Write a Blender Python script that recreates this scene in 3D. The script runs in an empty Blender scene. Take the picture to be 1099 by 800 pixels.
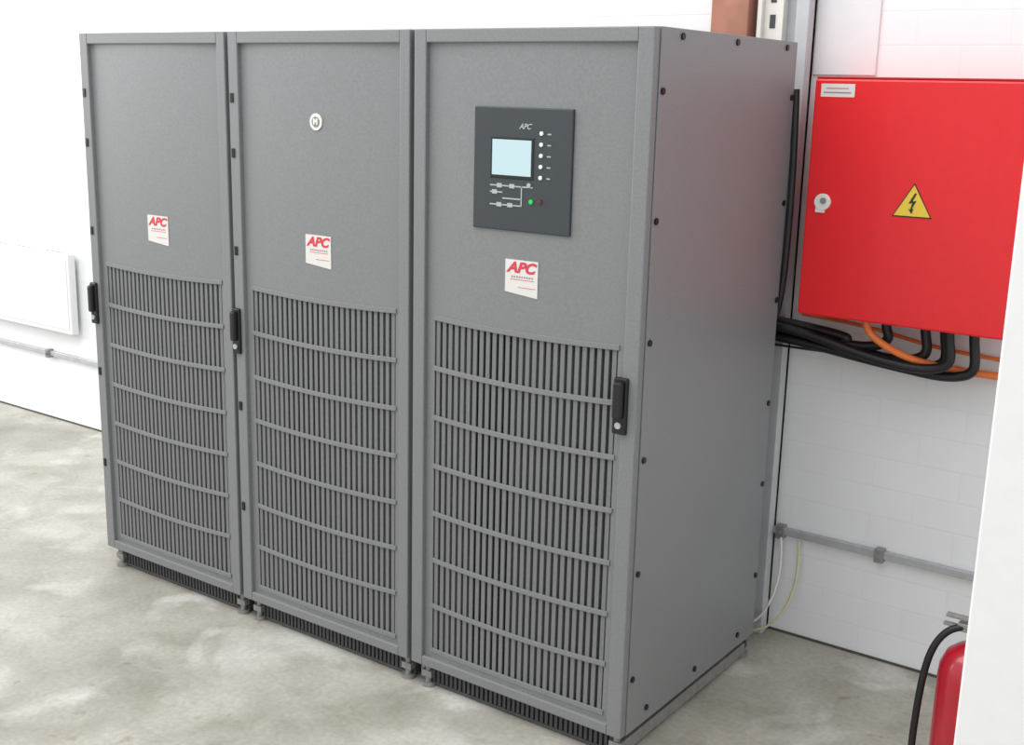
import bpy, bmesh, math, random
from mathutils import Matrix, Vector
random.seed(3)
S=bpy.context.scene
COL=S.collection
W=2.20537; D=0.8244; YW=1.04333; CW=W/3; H=1.9; ZB=0.0743

# ------------------------------------------------------------ helpers
def lin(c):
    return tuple(((v/255)/12.92 if v/255<=0.04045 else ((v/255+0.055)/1.055)**2.4) for v in c)+(1.0,)
def mat(name,rgb,rough=0.5,metal=0.0,noise=0.0,nscale=40,bump=0.0,emis=None,estr=0.0,spec=0.5,coat=0.0):
    m=bpy.data.materials.new(name);m.use_nodes=True
    n=m.node_tree.nodes;l=m.node_tree.links;b=n['Principled BSDF']
    c=lin(rgb)
    b.inputs['Base Color'].default_value=c
    b.inputs['Roughness'].default_value=rough;b.inputs['Metallic'].default_value=metal
    b.inputs['Specular IOR Level'].default_value=spec
    b.inputs['Coat Weight'].default_value=coat
    if emis: b.inputs['Emission Color'].default_value=lin(emis);b.inputs['Emission Strength'].default_value=estr
    if noise or bump:
        tc=n.new('ShaderNodeTexCoord');t=n.new('ShaderNodeTexNoise');t.inputs['Scale'].default_value=nscale;t.inputs['Detail'].default_value=6
        l.new(tc.outputs['Object'],t.inputs['Vector'])
        if noise:
            r=n.new('ShaderNodeValToRGB')
            r.color_ramp.elements[0].position=.3;r.color_ramp.elements[1].position=.7
            r.color_ramp.elements[0].color=tuple(v*(1-noise) for v in c[:3])+(1,)
            r.color_ramp.elements[1].color=tuple(min(1,v*(1+noise)) for v in c[:3])+(1,)
            l.new(t.outputs['Fac'],r.inputs['Fac']);l.new(r.outputs['Color'],b.inputs['Base Color'])
        if bump:
            bp=n.new('ShaderNodeBump');bp.inputs['Strength'].default_value=bump;bp.inputs['Distance'].default_value=.002
            l.new(t.outputs['Fac'],bp.inputs['Height']);l.new(bp.outputs['Normal'],b.inputs['Normal'])
    return m
M_door=mat('door_grey_paint',(126,128,129),.5,.1,.08,160,.1)
M_side=mat('side_grey_paint',(130,132,134),.45,.1,.08,200,.08)
M_slat=mat('grille_slat_paint',(116,117,118),.55,.05,.05,100)
M_dark=mat('dark_interior',(24,25,27),.8,0,.2,30)
M_mid=mat('filter_mesh_grey',(84,85,86),.85,0,.25,180)
M_base=mat('plinth_dark',(72,73,74),.6,.1,.15,60)
M_black=mat('black_plastic',(22,22,24),.4,0,.1,60)
M_rub=mat('black_cable_rubber',(24,24,27),.45,0,.2,40)
M_steel=mat('galvanised_steel',(185,188,190),.45,.4,.1,25)
M_scr=mat('black_screw',(30,30,32),.4,.4,.1,80)
M_foot=mat('foot_zinc',(150,150,148),.45,.5,.15,50)
M_panel=mat('display_bezel',(53,59,64),.5,0,.05,90)
M_lcd=mat('lcd_screen',(120,145,150),.35,emis=(205,224,228),estr=.62)
M_led=mat('led_white',(225,228,230),.4,emis=(235,240,240),estr=.1)
M_grn=mat('led_green',(30,190,90),.4,emis=(30,200,100),estr=.2)
M_rdl=mat('led_dim_red',(90,45,45),.4)
M_gl=mat('print_light_grey',(170,175,177),.6)
M_stk=mat('sticker_white',(218,215,211),.6,0,.02,80)
M_red=mat('print_red',(205,60,75),.6)
M_gtx=mat('print_grey',(160,140,142),.6)
M_box=mat('red_enamel',(228,26,34),.38,0,.03,30,0,coat=.1)
M_boxd=mat('red_enamel_dark',(170,14,20),.4,0,.05,30)
M_yel=mat('warning_yellow',(230,200,70),.5,0,.04,60)
M_blk=mat('print_black',(60,48,26),.6)
M_wht=mat('white_plastic',(228,226,218),.4,0,.03,60)
M_or=mat('orange_conduit',(232,125,60),.45,0,.08,60)
M_yc=mat('cream_cable',(205,204,165),.5,0,.05,60)
M_wood=mat('brown_timber',(176,122,102),.7,0,.14,14)
M_post=mat('white_column_paint',(240,240,240),.5,0,.02,20)
M_col=mat('column_grey_paint',(190,193,196),.5,.0,.06,15)
M_ext=mat('extinguisher_red',(176,18,38),.3,0,.08,30,coat=.4)
M_rad=mat('radiator_white',(228,229,231),.4,0,.02,20)
M_gap=mat('joint_dark',(84,80,74),.9,0,.2,40)

def empty(name,loc=(0,0,0)):
    e=bpy.data.objects.new(name,None);e.location=loc;COL.objects.link(e);e.empty_display_size=.1;return e
def obj(name,me,parent=None,m=None,loc=(0,0,0)):
    o=bpy.data.objects.new(name,me);COL.objects.link(o);o.location=loc
    if m: me.materials.append(m)
    if parent: o.parent=parent
    return o
def bmo(name,bm,parent,m,bevel=0,smooth=False,loc=(0,0,0)):
    bmesh.ops.recalc_face_normals(bm,faces=bm.faces[:])
    me=bpy.data.meshes.new(name);bm.to_mesh(me);bm.free()
    if smooth:
        for p in me.polygons:p.use_smooth=True
    o=obj(name,me,parent,m,loc)
    if bevel:
        b=o.modifiers.new('bevel','BEVEL');b.width=bevel;b.segments=2;b.limit_method='ANGLE'
    return o
def addbox(bm,x0,x1,y0,y1,z0,z1):
    v=[bm.verts.new((x,y,z)) for x in(x0,x1) for y in(y0,y1) for z in(z0,z1)]
    for f in((0,1,3,2),(4,6,7,5),(0,4,5,1),(2,3,7,6),(0,2,6,4),(1,5,7,3)): bm.faces.new([v[i] for i in f])
def box(name,parent,m,x0,x1,y0,y1,z0,z1,bevel=0):
    bm=bmesh.new();addbox(bm,x0,x1,y0,y1,z0,z1);return bmo(name,bm,parent,m,bevel)
def addcyl(bm,c,r,h,axis='Z',seg=24,r2=None):
    rot={'Z':Matrix(),'Y':Matrix.Rotation(math.pi/2,4,'X'),'X':Matrix.Rotation(math.pi/2,4,'Y')}[axis]
    bmesh.ops.create_cone(bm,cap_ends=True,segments=seg,radius1=r,radius2=r if r2 is None else r2,depth=h,matrix=Matrix.Translation(c)@rot)
def cyl(name,parent,m,c,r,h,axis='Z',seg=24,bevel=0):
    bm=bmesh.new();addcyl(bm,c,r,h,axis,seg);return bmo(name,bm,parent,m,bevel)
def lathe(name,parent,m,prof,c,seg=32):
    bm=bmesh.new();rings=[]
    for r,z in prof:
        rings.append([bm.verts.new((c[0]+r*math.cos(2*math.pi*i/seg),c[1]+r*math.sin(2*math.pi*i/seg),c[2]+z)) for i in range(seg)])
    for a,b in zip(rings,rings[1:]):
        for i in range(seg): bm.faces.new([a[i],a[(i+1)%seg],b[(i+1)%seg],b[i]])
    bm.faces.new(rings[0]);bm.faces.new(rings[-1])
    return bmo(name,bm,parent,m,0,True)
def tube(name,parent,m,pts,r):
    c=bpy.data.curves.new(name,'CURVE');c.dimensions='3D';c.bevel_depth=r;c.bevel_resolution=4;c.use_fill_caps=True
    s=c.splines.new('NURBS');s.points.add(len(pts)-1)
    for p,q in zip(s.points,pts): p.co=(*q,1)
    s.use_endpoint_u=True;s.order_u=min(4,len(pts));s.resolution_u=12
    t=bpy.data.objects.new('tmp',c);COL.objects.link(t)
    me=bpy.data.meshes.new_from_object(t.evaluated_get(bpy.context.evaluated_depsgraph_get()))
    bpy.data.objects.remove(t);me.name=name
    for p in me.polygons:p.use_smooth=True
    me.materials.clear()
    return obj(name,me,parent,m)
def text(name,parent,m,s,x,z,y,size,shear=0,bold=0,sx=1.0):
    c=bpy.data.curves.new(name,'FONT');c.body=s;c.size=size;c.shear=shear;c.offset=bold;c.align_x='CENTER';c.align_y='CENTER';c.extrude=.0003
    t=bpy.data.objects.new('tmp',c);COL.objects.link(t)
    me=bpy.data.meshes.new_from_object(t.evaluated_get(bpy.context.evaluated_depsgraph_get()));bpy.data.objects.remove(t)
    me.transform(Matrix.Rotation(math.pi/2,4,'X')@Matrix.Diagonal((sx,1,1,1)));me.materials.clear()
    return obj(name,me,parent,m,(x,y,z))
def poly(name,parent,m,pts,y,th=.0006):
    bm=bmesh.new();a=[bm.verts.new((x,y,z)) for x,z in pts];b=[bm.verts.new((x,y+th,z)) for x,z in pts];n=len(pts)
    bm.faces.new(a);bm.faces.new(b[::-1])
    for i in range(n): bm.faces.new([a[i],b[i],b[(i+1)%n],a[(i+1)%n]])
    return bmo(name,bm,parent,m)

# ------------------------------------------------------------ door surface curve (local x 0..CW)
XI0,XI1=.046,.688
XC=(XI0+XI1)/2;HW=(XI1-XI0)/2
def ysurf(x): return .014-.006*(1-((x-XC)/HW)**2)
def sag(x): return -.009*(1-((x-XC)/HW)**2)
def curved(bm,x0,x1,z0,z1,off=0,th=.004,n=16,s0=0,s1=0):
    rows=[]
    for i in range(n+1):
        x=x0+(x1-x0)*i/n;y=ysurf(x)+off
        a=z0+s0*sag(x);b=z1+s1*sag(x)
        rows.append([bm.verts.new(p) for p in((x,y,a),(x,y,b),(x,y+th,b),(x,y+th,a))])
    for r,q in zip(rows,rows[1:]):
        for k in range(4): bm.faces.new([r[k],q[k],q[(k+1)%4],r[(k+1)%4]])
    bm.faces.new(rows[0]);bm.faces.new(rows[-1][::-1])

GZ0,GZ1=.127,1.130; GX0,GX1=.075,.665
def cabinet(idx,x0,handle_left):
    E=empty('ups_cabinet' if idx==0 else 'ups_cabinet.%03d'%idx,(x0,0,0))
    box('carcass',E,M_dark,.012,CW-.012,.06,D-.012,ZB,H-.012)
    bm=bmesh.new()
    addbox(bm,.0005,.012,.028,D,ZB,H);addbox(bm,CW-.012,CW-.0005,.028,D,ZB,H)
    bmo('side_panels',bm,E,M_side,.0015)
    box('top_panel',E,M_side,.012,CW-.012,.028,D,H-.012,H)
    box('rear_panel',E,M_side,.012,CW-.012,D-.012,D,ZB,H-.012)
    a,b=.005,CW-.003 if idx==2 else CW-.011
    bm=bmesh.new()
    zb,zt=ZB,H-.001
    addbox(bm,a,XI0,0,.026,zb,zt);addbox(bm,XI1,b,0,.026,zb,zt)
    addbox(bm,XI0,XI1,0,.026,zt-.035,zt);addbox(bm,XI0,XI1,0,.026,zb,zb+.03)
    bmo('door_frame',bm,E,M_door,.003)
    bm=bmesh.new()
    curved(bm,XI0,XI1,GZ1,H-.034,0,.004,24,1,0)
    curved(bm,XI0,GX0,zb+.028,GZ1+.003,0,.004,4)
    curved(bm,GX1,XI1,zb+.028,GZ1+.003,0,.004,4)
    curved(bm,XI0,XI1,zb+.028,GZ0,0,.004,24)
    bmo('door_skin',bm,E,M_door)
    bm=bmesh.new();n=27;p=(GX1-GX0)/n
    for i in range(n):
        x=GX0+p*(i+.5);y=ysurf(x)
        addbox(bm,x-.0063,x+.0063,y+.002,y+.007,GZ0-.004,GZ1-.001)
    bmo('grille_slats',bm,E,M_slat)
    bm=bmesh.new();k=7
    for i in range(k+1):
        z=GZ0+(GZ1-GZ0)*i/k
        curved(bm,GX0-.004,GX1+.004,z-.007,z+.007,-.0035,.006,24,1 if i else 0,1 if i else 0)
    bmo('grille_bars',bm,E,M_door,.001)
    bm=bmesh.new();addbox(bm,.05,.20,.034,.038,.1,1.15);addbox(bm,.34,.69,.034,.038,.1,1.15)
    bmo('filter_mesh',bm,E,M_mid)
    box('filter_bay',E,M_dark,.20,.34,.05,.052,.1,1.15)
    cx=CW/2;y=ysurf(cx)-.0012
    poly('sticker',E,M_stk,[(cx-.052,1.232),(cx+.052,1.222),(cx+.052,1.318),(cx-.052,1.318)],y)
    text('sticker_logo',E,M_red,'APC',cx-.002,1.297,y-.0004,.038,.3,.0016,1.2)
    bm=bmesh.new();addbox(bm,cx-.035,cx+.04,y-.0004,y,1.2655,1.267);addbox(bm,cx-.01,cx+.045,y-.0004,y,1.2455,1.247)
    bmo('sticker_lines',bm,E,M_red)
    bm=bmesh.new()
    for q in range(9): addbox(bm,cx-.032+q*.008,cx-.027+q*.008,y-.0004,y,1.271,1.276)
    bmo('sticker_small_print',bm,E,M_gtx)
    box('plinth',E,M_base,.03,CW-.03,.044,D-.03,.018,ZB)
    bm=bmesh.new()
    for i in range(40):
        x=.05+(CW-.1)*i/39;addbox(bm,x-.0045,x+.0045,.034,.040,.012,ZB+.0)
    addbox(bm,.045,CW-.045,.032,.042,.006,.014)
    bmo('kick_grille',bm,E,M_base)
    bm=bmesh.new()
    addbox(bm,CW-.03,CW-.012,.04,D-.02,.012,.05);addbox(bm,.012,.03,.04,D-.02,.012,.05)
    bmo('base_rails',bm,E,M_foot if idx==2 else M_base,.001)
    bm=bmesh.new()
    for fx in(.05,CW-.03):
        for fy in(.03,D-.02):
            addcyl(bm,(fx,fy,.006),.022,.012);addcyl(bm,(fx,fy,.04),.009,.07)
            addbox(bm,fx-.018,fx+.018,fy-.012,fy+.012,.03,.05)
    bmo('levelling_feet',bm,E,M_foot)
    if handle_left: hx0,hx1=-.002,.032
    else: hx0,hx1=.668,.708
    bm=bmesh.new();addbox(bm,hx0,hx1,-.010,.004,.912,1.058);bmo('handle_escutcheon',bm,E,M_black,.004)
    bm=bmesh.new();addbox(bm,hx0+.006,hx1-.006,-.026,-.008,.955,1.050);bmo('handle_lever',bm,E,M_black,.006)
    bm=bmesh.new();addcyl(bm,((hx0+hx1)/2,-.012,.936),.0085,.006,'Y');bmo('handle_lock',bm,E,M_steel)
    if handle_left:
        bm=bmesh.new()
        for z in(1.705,1.54,1.24,.74,.40):
            addbox(bm,.012,.026,-.003,.001,z-.014,z+.014);
        bmo('door_catches',bm,E,M_scr,.001)
    return E
for i in range(3): cab=cabinet(i,CW*i,i<2)
C3=cab
bm=bmesh.new();X=CW
for y,zs in((.044,(1.753,1.446,1.145,.841,.532,.233)),(.806,(1.746,1.445,1.158,.84,.582,.28))):
    for z in zs: addcyl(bm,(X+.0015,y,z),.0085,.005,'X',12)
for y in(.13,.432,.75): addcyl(bm,(X+.0015,y,1.882),.0085,.005,'X',12)
for y in(.13,.413,.70): addcyl(bm,(X+.0015,y,.116),.0085,.005,'X',12)
bmo('side_screws',bm,C3,M_scr)
C2=bpy.data.objects['ups_cabinet.001'];yy=ysurf(.366)
cyl('round_badge',C2,M_wht,(.366,yy-.001,1.645),.024,.004,'Y',32)
cyl('round_badge_centre',C2,M_side,(.366,yy-.0035,1.645),.015,.002,'Y',32)
text('round_badge_mark',C2,M_wht,'M',.366,1.645,yy-.0048,.024,0,.001)
ox=CW*2
def L(x): return x-ox
y0=ysurf(CW/2)
box('display_bezel',C3,M_panel,L(1.679),L(1.985),y0-.006,y0+.012,1.392,1.705,.003)
yf=y0-.0065
box('display_inner_rim',C3,M_black,L(1.733),L(1.871),yf-.001,yf+.002,1.525,1.631,.002)
box('lcd_screen',C3,M_lcd,L(1.741),L(1.863),yf-.002,yf,1.534,1.624,0)
bm=bmesh.new()
for i in range(5): addcyl(bm,(L(1.893),yf-.001,1.643-.0275*i),.0052,.004,'Y',16)
bmo('status_leds',bm,C3,M_led)
bm=bmesh.new()
for i in range(5):
    addbox(bm,L(1.911),L(1.922),yf-.0006,yf,1.640-.0275*i,1.6435-.0275*i)
addbox(bm,L(1.735),L(1.87),yf-.0006,yf,1.505,1.5085)
addbox(bm,L(1.735),L(1.775),yf-.0006,yf,1.488,1.4915)
addbox(bm,L(1.775),L(1.835),yf-.0006,yf,1.473,1.4765)
addbox(bm,L(1.735),L(1.835),yf-.0006,yf,1.456,1.4595)
addbox(bm,L(1.8335),L(1.837),yf-.0006,yf,1.456,1.508)
for x,z in((1.765,1.507),(1.805,1.507),(1.75,1.49),(1.765,1.458),(1.80,1.458)):
    addbox(bm,L(x-.008),L(x+.008),yf-.001,yf,z-.0055,z+.0055)
addcyl(bm,(L(1.858),yf-.001,1.512),.006,.003,'Y',12)
bmo('mimic_diagram',bm,C3,M_gl)
cyl('led_green',C3,M_grn,(L(1.866),yf-.001,1.471),.006,.004,'Y',16)
cyl('led_red',C3,M_rdl,(L(1.893),yf-.001,1.473),.006,.004,'Y',16)
text('display_logo',C3,M_gl,'APC',L(1.842),1.658,yf-.0005,.019,.3,.0004)
q=lambda x:x-ox
tube('rear_edge_shadow',C3,M_rub,[(q(2.205),.836,1.77),(q(2.214),.837,1.6),(q(2.215),.837,1.3),(q(2.205),.84,1.13),(q(2.17),.86,1.05),(q(2.05),.87,1.0)],.011)  # black tube added to stand for the hinge shadow down the rear edge

# ------------------------------------------------------------ room
def wallmat():
    m=bpy.data.materials.new('painted_blockwork');m.use_nodes=True;n=m.node_tree.nodes;l=m.node_tree.links;b=n['Principled BSDF']
    b.inputs['Roughness'].default_value=.65
    tc=n.new('ShaderNodeTexCoord');sx=n.new('ShaderNodeSeparateXYZ');cx=n.new('ShaderNodeCombineXYZ')
    l.new(tc.outputs['Object'],sx.inputs[0]);l.new(sx.outputs['X'],cx.inputs['X']);l.new(sx.outputs['Z'],cx.inputs['Y'])
    br=n.new('ShaderNodeTexBrick');br.inputs['Scale'].default_value=1;br.inputs['Brick Width'].default_value=.26;br.inputs['Row Height'].default_value=.095
    br.inputs['Mortar Size'].default_value=.004;br.inputs['Mortar Smooth'].default_value=1
    br.inputs['Color1'].default_value=lin((240,242,243));br.inputs['Color2'].default_value=lin((239,240,242));br.inputs['Mortar'].default_value=lin((236,237,239))
    l.new(cx.outputs[0],br.inputs['Vector'])
    no=n.new('ShaderNodeTexNoise');no.inputs['Scale'].default_value=9;no.inputs['Detail'].default_value=8;l.new(tc.outputs['Object'],no.inputs['Vector'])
    mx=n.new('ShaderNodeMix');mx.data_type='RGBA';mx.blend_type='MULTIPLY';mx.inputs[0].default_value=.05
    l.new(br.outputs['Color'],mx.inputs[6]);l.new(no.outputs['Fac'],mx.inputs[7]);l.new(mx.outputs[2],b.inputs['Base Color'])
    ma=n.new('ShaderNodeMath');ma.operation='MULTIPLY_ADD';ma.inputs[1].default_value=-.4;l.new(br.outputs['Fac'],ma.inputs[0])
    mb=n.new('ShaderNodeMath');mb.operation='MULTIPLY';mb.inputs[1].default_value=1.6;l.new(no.outputs['Fac'],mb.inputs[0]);l.new(mb.outputs[0],ma.inputs[2])
    bp=n.new('ShaderNodeBump');bp.inputs['Strength'].default_value=.2;bp.inputs['Distance'].default_value=.005;l.new(ma.outputs[0],bp.inputs['Height']);l.new(bp.outputs[0],b.inputs['Normal'])
    return m
def floormat():
    m=bpy.data.materials.new('concrete_floor');m.use_nodes=True;n=m.node_tree.nodes;l=m.node_tree.links;b=n['Principled BSDF']
    tc=n.new('ShaderNodeTexCoord')
    def noise(s,d=8,dist=0):
        t=n.new('ShaderNodeTexNoise');t.inputs['Scale'].default_value=s;t.inputs['Detail'].default_value=d;t.inputs['Distortion'].default_value=dist;l.new(tc.outputs['Object'],t.inputs['Vector']);return t
    a=noise(1.5,9,.8);r=n.new('ShaderNodeValToRGB');l.new(a.outputs['Fac'],r.inputs['Fac'])
    e=r.color_ramp.elements;e[0].position=.34;e[0].color=lin((158,155,144));e[1].position=.58;e[1].color=lin((176,173,162))
    x=e.new(.70);x.color=lin((194,192,184))
    c=noise(5,10,.5);r2=n.new('ShaderNodeValToRGB');l.new(c.outputs['Fac'],r2.inputs['Fac'])
    e=r2.color_ramp.elements;e[0].position=.36;e[0].color=(.76,.75,.72,1);e[1].position=.58;e[1].color=(1,1,1,1)
    mx=n.new('ShaderNodeMix');mx.data_type='RGBA';mx.blend_type='MULTIPLY';mx.inputs[0].default_value=.75
    l.new(r.outputs[0],mx.inputs[6]);l.new(r2.outputs[0],mx.inputs[7])
    g=noise(3.3,10,.8);r3=n.new('ShaderNodeValToRGB');l.new(g.outputs['Fac'],r3.inputs['Fac'])
    e=r3.color_ramp.elements;e[0].position=.57;e[0].color=(0,0,0,1);e[1].position=.72;e[1].color=(.7,.7,.7,1)
    m3=n.new('ShaderNodeMix');m3.data_type='RGBA';l.new(r3.outputs[0],m3.inputs[0]);l.new(mx.outputs[2],m3.inputs[6]);m3.inputs[7].default_value=lin((207,206,200))
    # small dark spots
    d=noise(13,6,.4);r4=n.new('ShaderNodeValToRGB');l.new(d.outputs['Fac'],r4.inputs['Fac'])
    e=r4.color_ramp.elements;e[0].position=.27;e[0].color=(.72,.66,.58,1);e[1].position=.34;e[1].color=(1,1,1,1)
    m4=n.new('ShaderNodeMix');m4.data_type='RGBA';m4.blend_type='MULTIPLY';m4.inputs[0].default_value=.8
    l.new(m3.outputs[2],m4.inputs[6]);l.new(r4.outputs[0],m4.inputs[7])
    f=noise(60,4);mx2=n.new('ShaderNodeMix');mx2.data_type='RGBA';mx2.blend_type='OVERLAY';mx2.inputs[0].default_value=.25
    l.new(m4.outputs[2],mx2.inputs[6]);l.new(f.outputs['Fac'],mx2.inputs[7]);l.new(mx2.outputs[2],b.inputs['Base Color'])
    rr=n.new('ShaderNodeMapRange');rr.inputs[3].default_value=.4;rr.inputs[4].default_value=.7;l.new(c.outputs['Fac'],rr.inputs[0]);l.new(rr.outputs[0],b.inputs['Roughness'])
    bp=n.new('ShaderNodeBump');bp.inputs['Strength'].default_value=.2;bp.inputs['Distance'].default_value=.003;l.new(f.outputs['Fac'],bp.inputs['Height']);l.new(bp.outputs[0],b.inputs['Normal'])
    return m
box('wall_back',None,wallmat(),-8,7,YW,YW+.2,0,4.2)
box('floor',None,floormat(),-8,7,-6,YW+.2,-.1,0)
box('wall_gap_strip',None,M_gap,-8,7,YW-.004,YW+.001,0,.008)  # dark strip put in for the thin dark gap under the wall

# red electrical box
EB=empty('electrical_box',(2.267,YW-.22,1.123));bw=.618;bh=.678
box('enclosure',EB,M_box,.004,bw-.004,.018,.2195,.004,bh-.004,.003)
box('enclosure_door',EB,M_box,0,bw,-.002,.016,0,bh,.006)
bm=bmesh.new();addbox(bm,0.003,bw-.003,.002,.02,bh+.0,bh+.006);bmo('rain_lip',bm,EB,M_boxd,.002)
poly('label_plate',EB,M_stk,[(.020,.628),(.118,.628),(.118,.664),(.020,.664)],-.0032,.001)
bm=bmesh.new();addbox(bm,.035,.10,-.0038,-.003,.650,.653);addbox(bm,.028,.108,-.0038,-.003,.638,.642);bmo('label_text',bm,EB,M_gtx)
bm=bmesh.new();addcyl(bm,(.052,-.005,.333),.024,.010,'Y');addbox(bm,.032,.060,-.008,0,.302,.333);bmo('lock_housing',bm,EB,M_wht,.002)
bm=bmesh.new();addcyl(bm,(.056,-.011,.337),.009,.006,'Y');bmo('lock_barrel',bm,EB,M_foot)
tx=.310;tz=.312
poly('warning_triangle_border',EB,M_blk,[(tx-.055,tz-.0035),(tx+.055,tz-.0035),(tx,tz+.091)],-.0035,.001)
poly('warning_triangle_field',EB,M_yel,[(tx-.050,tz),(tx+.050,tz),(tx,tz+.085)],-.0045,.001)
poly('warning_bolt',EB,M_blk,[(tx+.004,tz+.064),(tx-.012,tz+.034),(tx-.001,tz+.036),(tx-.006,tz+.018),(tx-.011,tz+.020),(tx-.001,tz+.006),(tx+.004,tz+.022),(tx-.001,tz+.020),(tx+.010,tz+.043),(tx-.001,tz+.041),(tx+.009,tz+.062)],-.0055,.0008)

# power cables
PC=empty('power_cables')
ZE=1.1228
for i,(z0,ex,lo,y) in enumerate(((1.070,2.47,1.045,.93),(1.052,2.58,1.018,.945),(1.035,2.63,1.000,.965),(1.018,2.72,.990,.935),(1.060,2.66,1.010,.90))):
    tube('black_cable_%d'%(i+1),PC,M_rub,[(1.99,y-.02,z0+.02),(2.12,y-.01,z0+.008),(2.28,y,z0-.004),(2.42,y,lo+.004),(ex-.12,y,lo-.012),(ex-.04,y,lo-.018),(ex+.035,y,lo-.002),(ex+.045,y,lo+.035),(ex+.03,y,1.09),(ex+.03,y,ZE)],.0145)
tube('thin_black_cable',PC,M_rub,[(1.99,.95,1.0),(2.15,.96,.985),(2.4,1.02,.985),(2.7,1.03,.98),(3.0,1.03,.975)],.004)
tube('orange_cable_1',PC,M_or,[(2.46,.87,ZE),(2.46,.87,1.09),(2.52,.88,1.045),(2.62,.92,1.005),(2.74,1.0,.985),(2.9,1.02,.98),(3.2,1.02,.98)],.011)
tube('orange_cable_2',PC,M_or,[(2.2,1.033,1.085),(2.3,1.033,1.08),(2.45,1.033,1.07),(2.6,1.033,1.035),(2.8,1.033,1.025),(3.2,1.033,1.02)],.006)

WR=empty('wall_rail')
bm=bmesh.new();addbox(bm,-8,2.98,YW-.022,YW-.004,.348,.372);bmo('rail_strip',bm,WR,M_steel,.002)
bm=bmesh.new()
for x in(-6.2,-4.0,-1.88,.35,2.19,2.52):
    addbox(bm,x-.014,x+.014,YW-.032,YW-.0005,.336,.380);addcyl(bm,(x,YW-.034,.358),.008,.010,'Y',12)
bmo('rail_clamps',bm,WR,M_foot,.002)
TC=empty('thin_cables')
tube('thin_cable_1',TC,M_wht,[(2.20,1.005,.345),(2.215,1.0,.24),(2.20,.98,.12),(2.15,.95,.03),(2.06,.93,.01)],.004)
tube('thin_cable_2',TC,M_yc,[(2.26,1.01,.345),(2.275,1.0,.22),(2.25,.97,.09),(2.18,.93,.02),(2.05,.92,.006)],.004)

SC=empty('steel_column')
box('column_web',SC,M_col,2.125,2.165,YW-.06,YW-.001,0,4.2,.002)
box('column_flange',SC,M_col,1.99,2.165,YW-.02,YW-.001,0,4.2,.002)
bm=bmesh.new()
for xx in(1.998,2.068):
    addbox(bm,xx,xx+.014,YW-.055,YW-.02,1.0,4.2)
addbox(bm,2.012,2.068,YW-.036,YW-.03,1.0,4.2)
bmo('slotted_strut',bm,SC,M_wht,.001)
bm=bmesh.new()
for i in range(40): addbox(bm,2.032,2.05,YW-.0375,YW-.0355,1.05+i*.075,1.09+i*.075)
bmo('strut_slots',bm,SC,M_base)
box('timber_post',None,M_wood,1.85,1.975,YW-.07,YW-.001,0,4.2,.003)
box('trim_1',None,M_rad,2.168,2.362,YW-.006,YW-.0005,1.815,4.2,.002)

RD=empty('panel_radiator')
bm=bmesh.new();addbox(bm,-2.95,-1.60,YW-.060,YW-.02,.495,.905);bmo('radiator_body',bm,RD,M_rad,.006)
bm=bmesh.new();addbox(bm,-2.93,-1.62,YW-.063,YW-.059,.52,.87);bmo('radiator_front_plate',bm,RD,M_rad,.002)
bm=bmesh.new()
for i in range(30): addbox(bm,-2.9+i*.042,-2.888+i*.042,YW-.05,YW-.03,.9045,.9065)
bmo('radiator_top_louvres',bm,RD,M_foot)
bm=bmesh.new();addbox(bm,-2.8,-2.76,YW-.02,YW-.0005,.55,.85);addbox(bm,-1.8,-1.76,YW-.02,YW-.0005,.55,.85);bmo('radiator_brackets',bm,RD,M_rad)

WC=empty('support_column')
box('column_shaft',WC,M_post,3.175,3.45,-.60,-.34,0,4.2,.004)
box('column_base_plate',WC,M_post,3.165,3.46,-.61,-.33,0,.02,.003)

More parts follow.
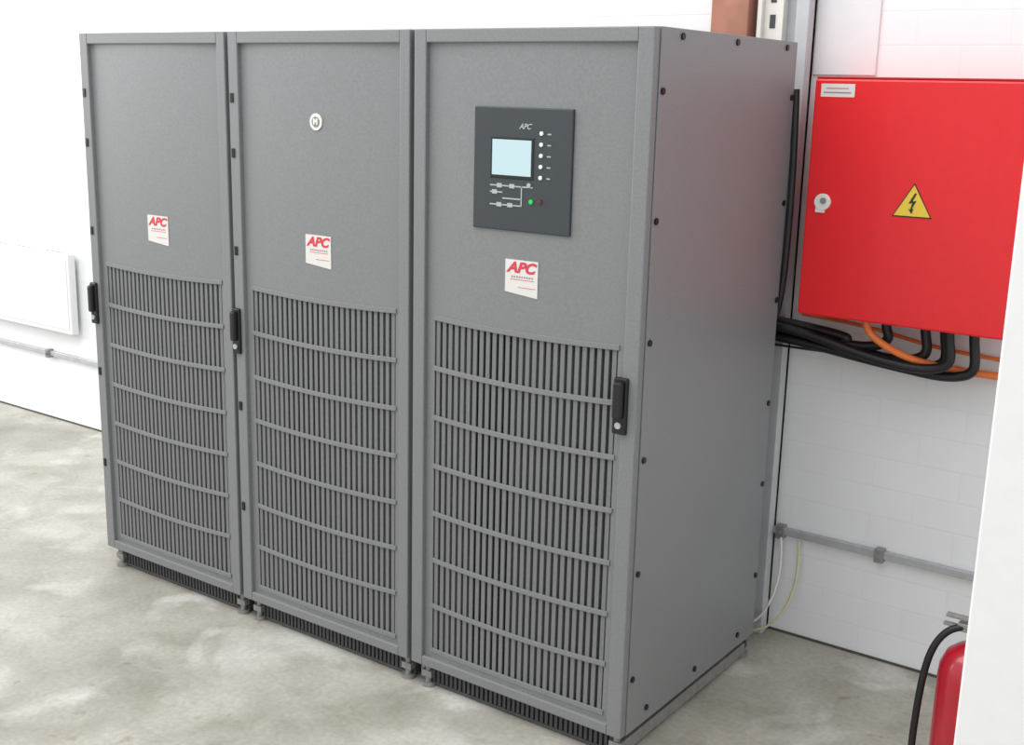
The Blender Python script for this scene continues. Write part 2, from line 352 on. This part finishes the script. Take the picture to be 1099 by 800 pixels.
FX=empty('fire_extinguisher',(2.985,.34,0))
lathe('cylinder_body',FX,M_ext,[(.070,0),(.078,.008),(.080,.03),(.080,.37),(.077,.40),(.064,.432),(.040,.452),(.024,.460),(.022,.475)],(0,0,0))
cyl('neck_collar',FX,M_steel,(0,0,.480),.022,.02)
bm=bmesh.new();addbox(bm,-.045,.02,-.012,.012,.487,.508);addbox(bm,-.075,-.01,-.009,.009,.515,.524);addbox(bm,-.08,-.015,-.008,.008,.492,.499)
bmo('valve_and_lever',bm,FX,M_foot,.002)
cyl('pressure_gauge',FX,M_black,(0,-.018,.497),.014,.014,'Y')
poly('instruction_label',FX,M_stk,[(-.0,.12),(.03,.12),(.03,.22),(-.0,.22)],-.0815,.001)
tube('discharge_hose',FX,M_rub,[(-.02,0,.497),(-.05,-.01,.499),(-.09,-.02,.46),(-.108,-.03,.37),(-.116,-.03,.24),(-.118,-.03,.12),(-.11,-.03,.06)],.009)
bm=bmesh.new();addcyl(bm,(-.11,-.03,.030),.013,.06,'Z',16,.017);bmo('hose_nozzle',bm,FX,M_black)

# ------------------------------------------------------------ light
w=bpy.data.worlds.new('world');S.world=w;w.use_nodes=True
w.node_tree.nodes['Background'].inputs[0].default_value=(.97,.985,1,1);w.node_tree.nodes['Background'].inputs[1].default_value=1.04
def area(name,loc,target,sx,sy,power,col=(1,1,1)):
    a=bpy.data.lights.new(name,'AREA');a.shape='RECTANGLE';a.size=sx;a.size_y=sy;a.energy=power;a.color=col
    o=bpy.data.objects.new(name,a);COL.objects.link(o);o.location=loc
    o.rotation_euler=(Vector(target)-Vector(loc)).to_track_quat('-Z','Y').to_euler();return o
area('light_skylight',(-.2,-1.8,5.0),(.2,.2,0),5,3,190)
area('light_window_left',(-6.0,-2.0,2.6),(0,.6,1.0),3,2.5,170)
S.view_settings.view_transform='Standard';S.view_settings.look='None';S.view_settings.exposure=0;S.view_settings.gamma=1

# ------------------------------------------------------------ camera
cd=bpy.data.cameras.new('camera');cd.sensor_fit='HORIZONTAL';cd.sensor_width=36;cd.lens=1280.0786/1099*36;cd.clip_start=.05
cam=bpy.data.objects.new('camera',cd);COL.objects.link(cam)
cam.matrix_world=Matrix.Translation((3.61043,-2.50834,1.74282))@(Matrix.Rotation(.61975,4,'Z')@Matrix.Rotation(math.pi/2-.23114,4,'X')@Matrix.Rotation(.02483,4,'Z'))
S.camera=cam
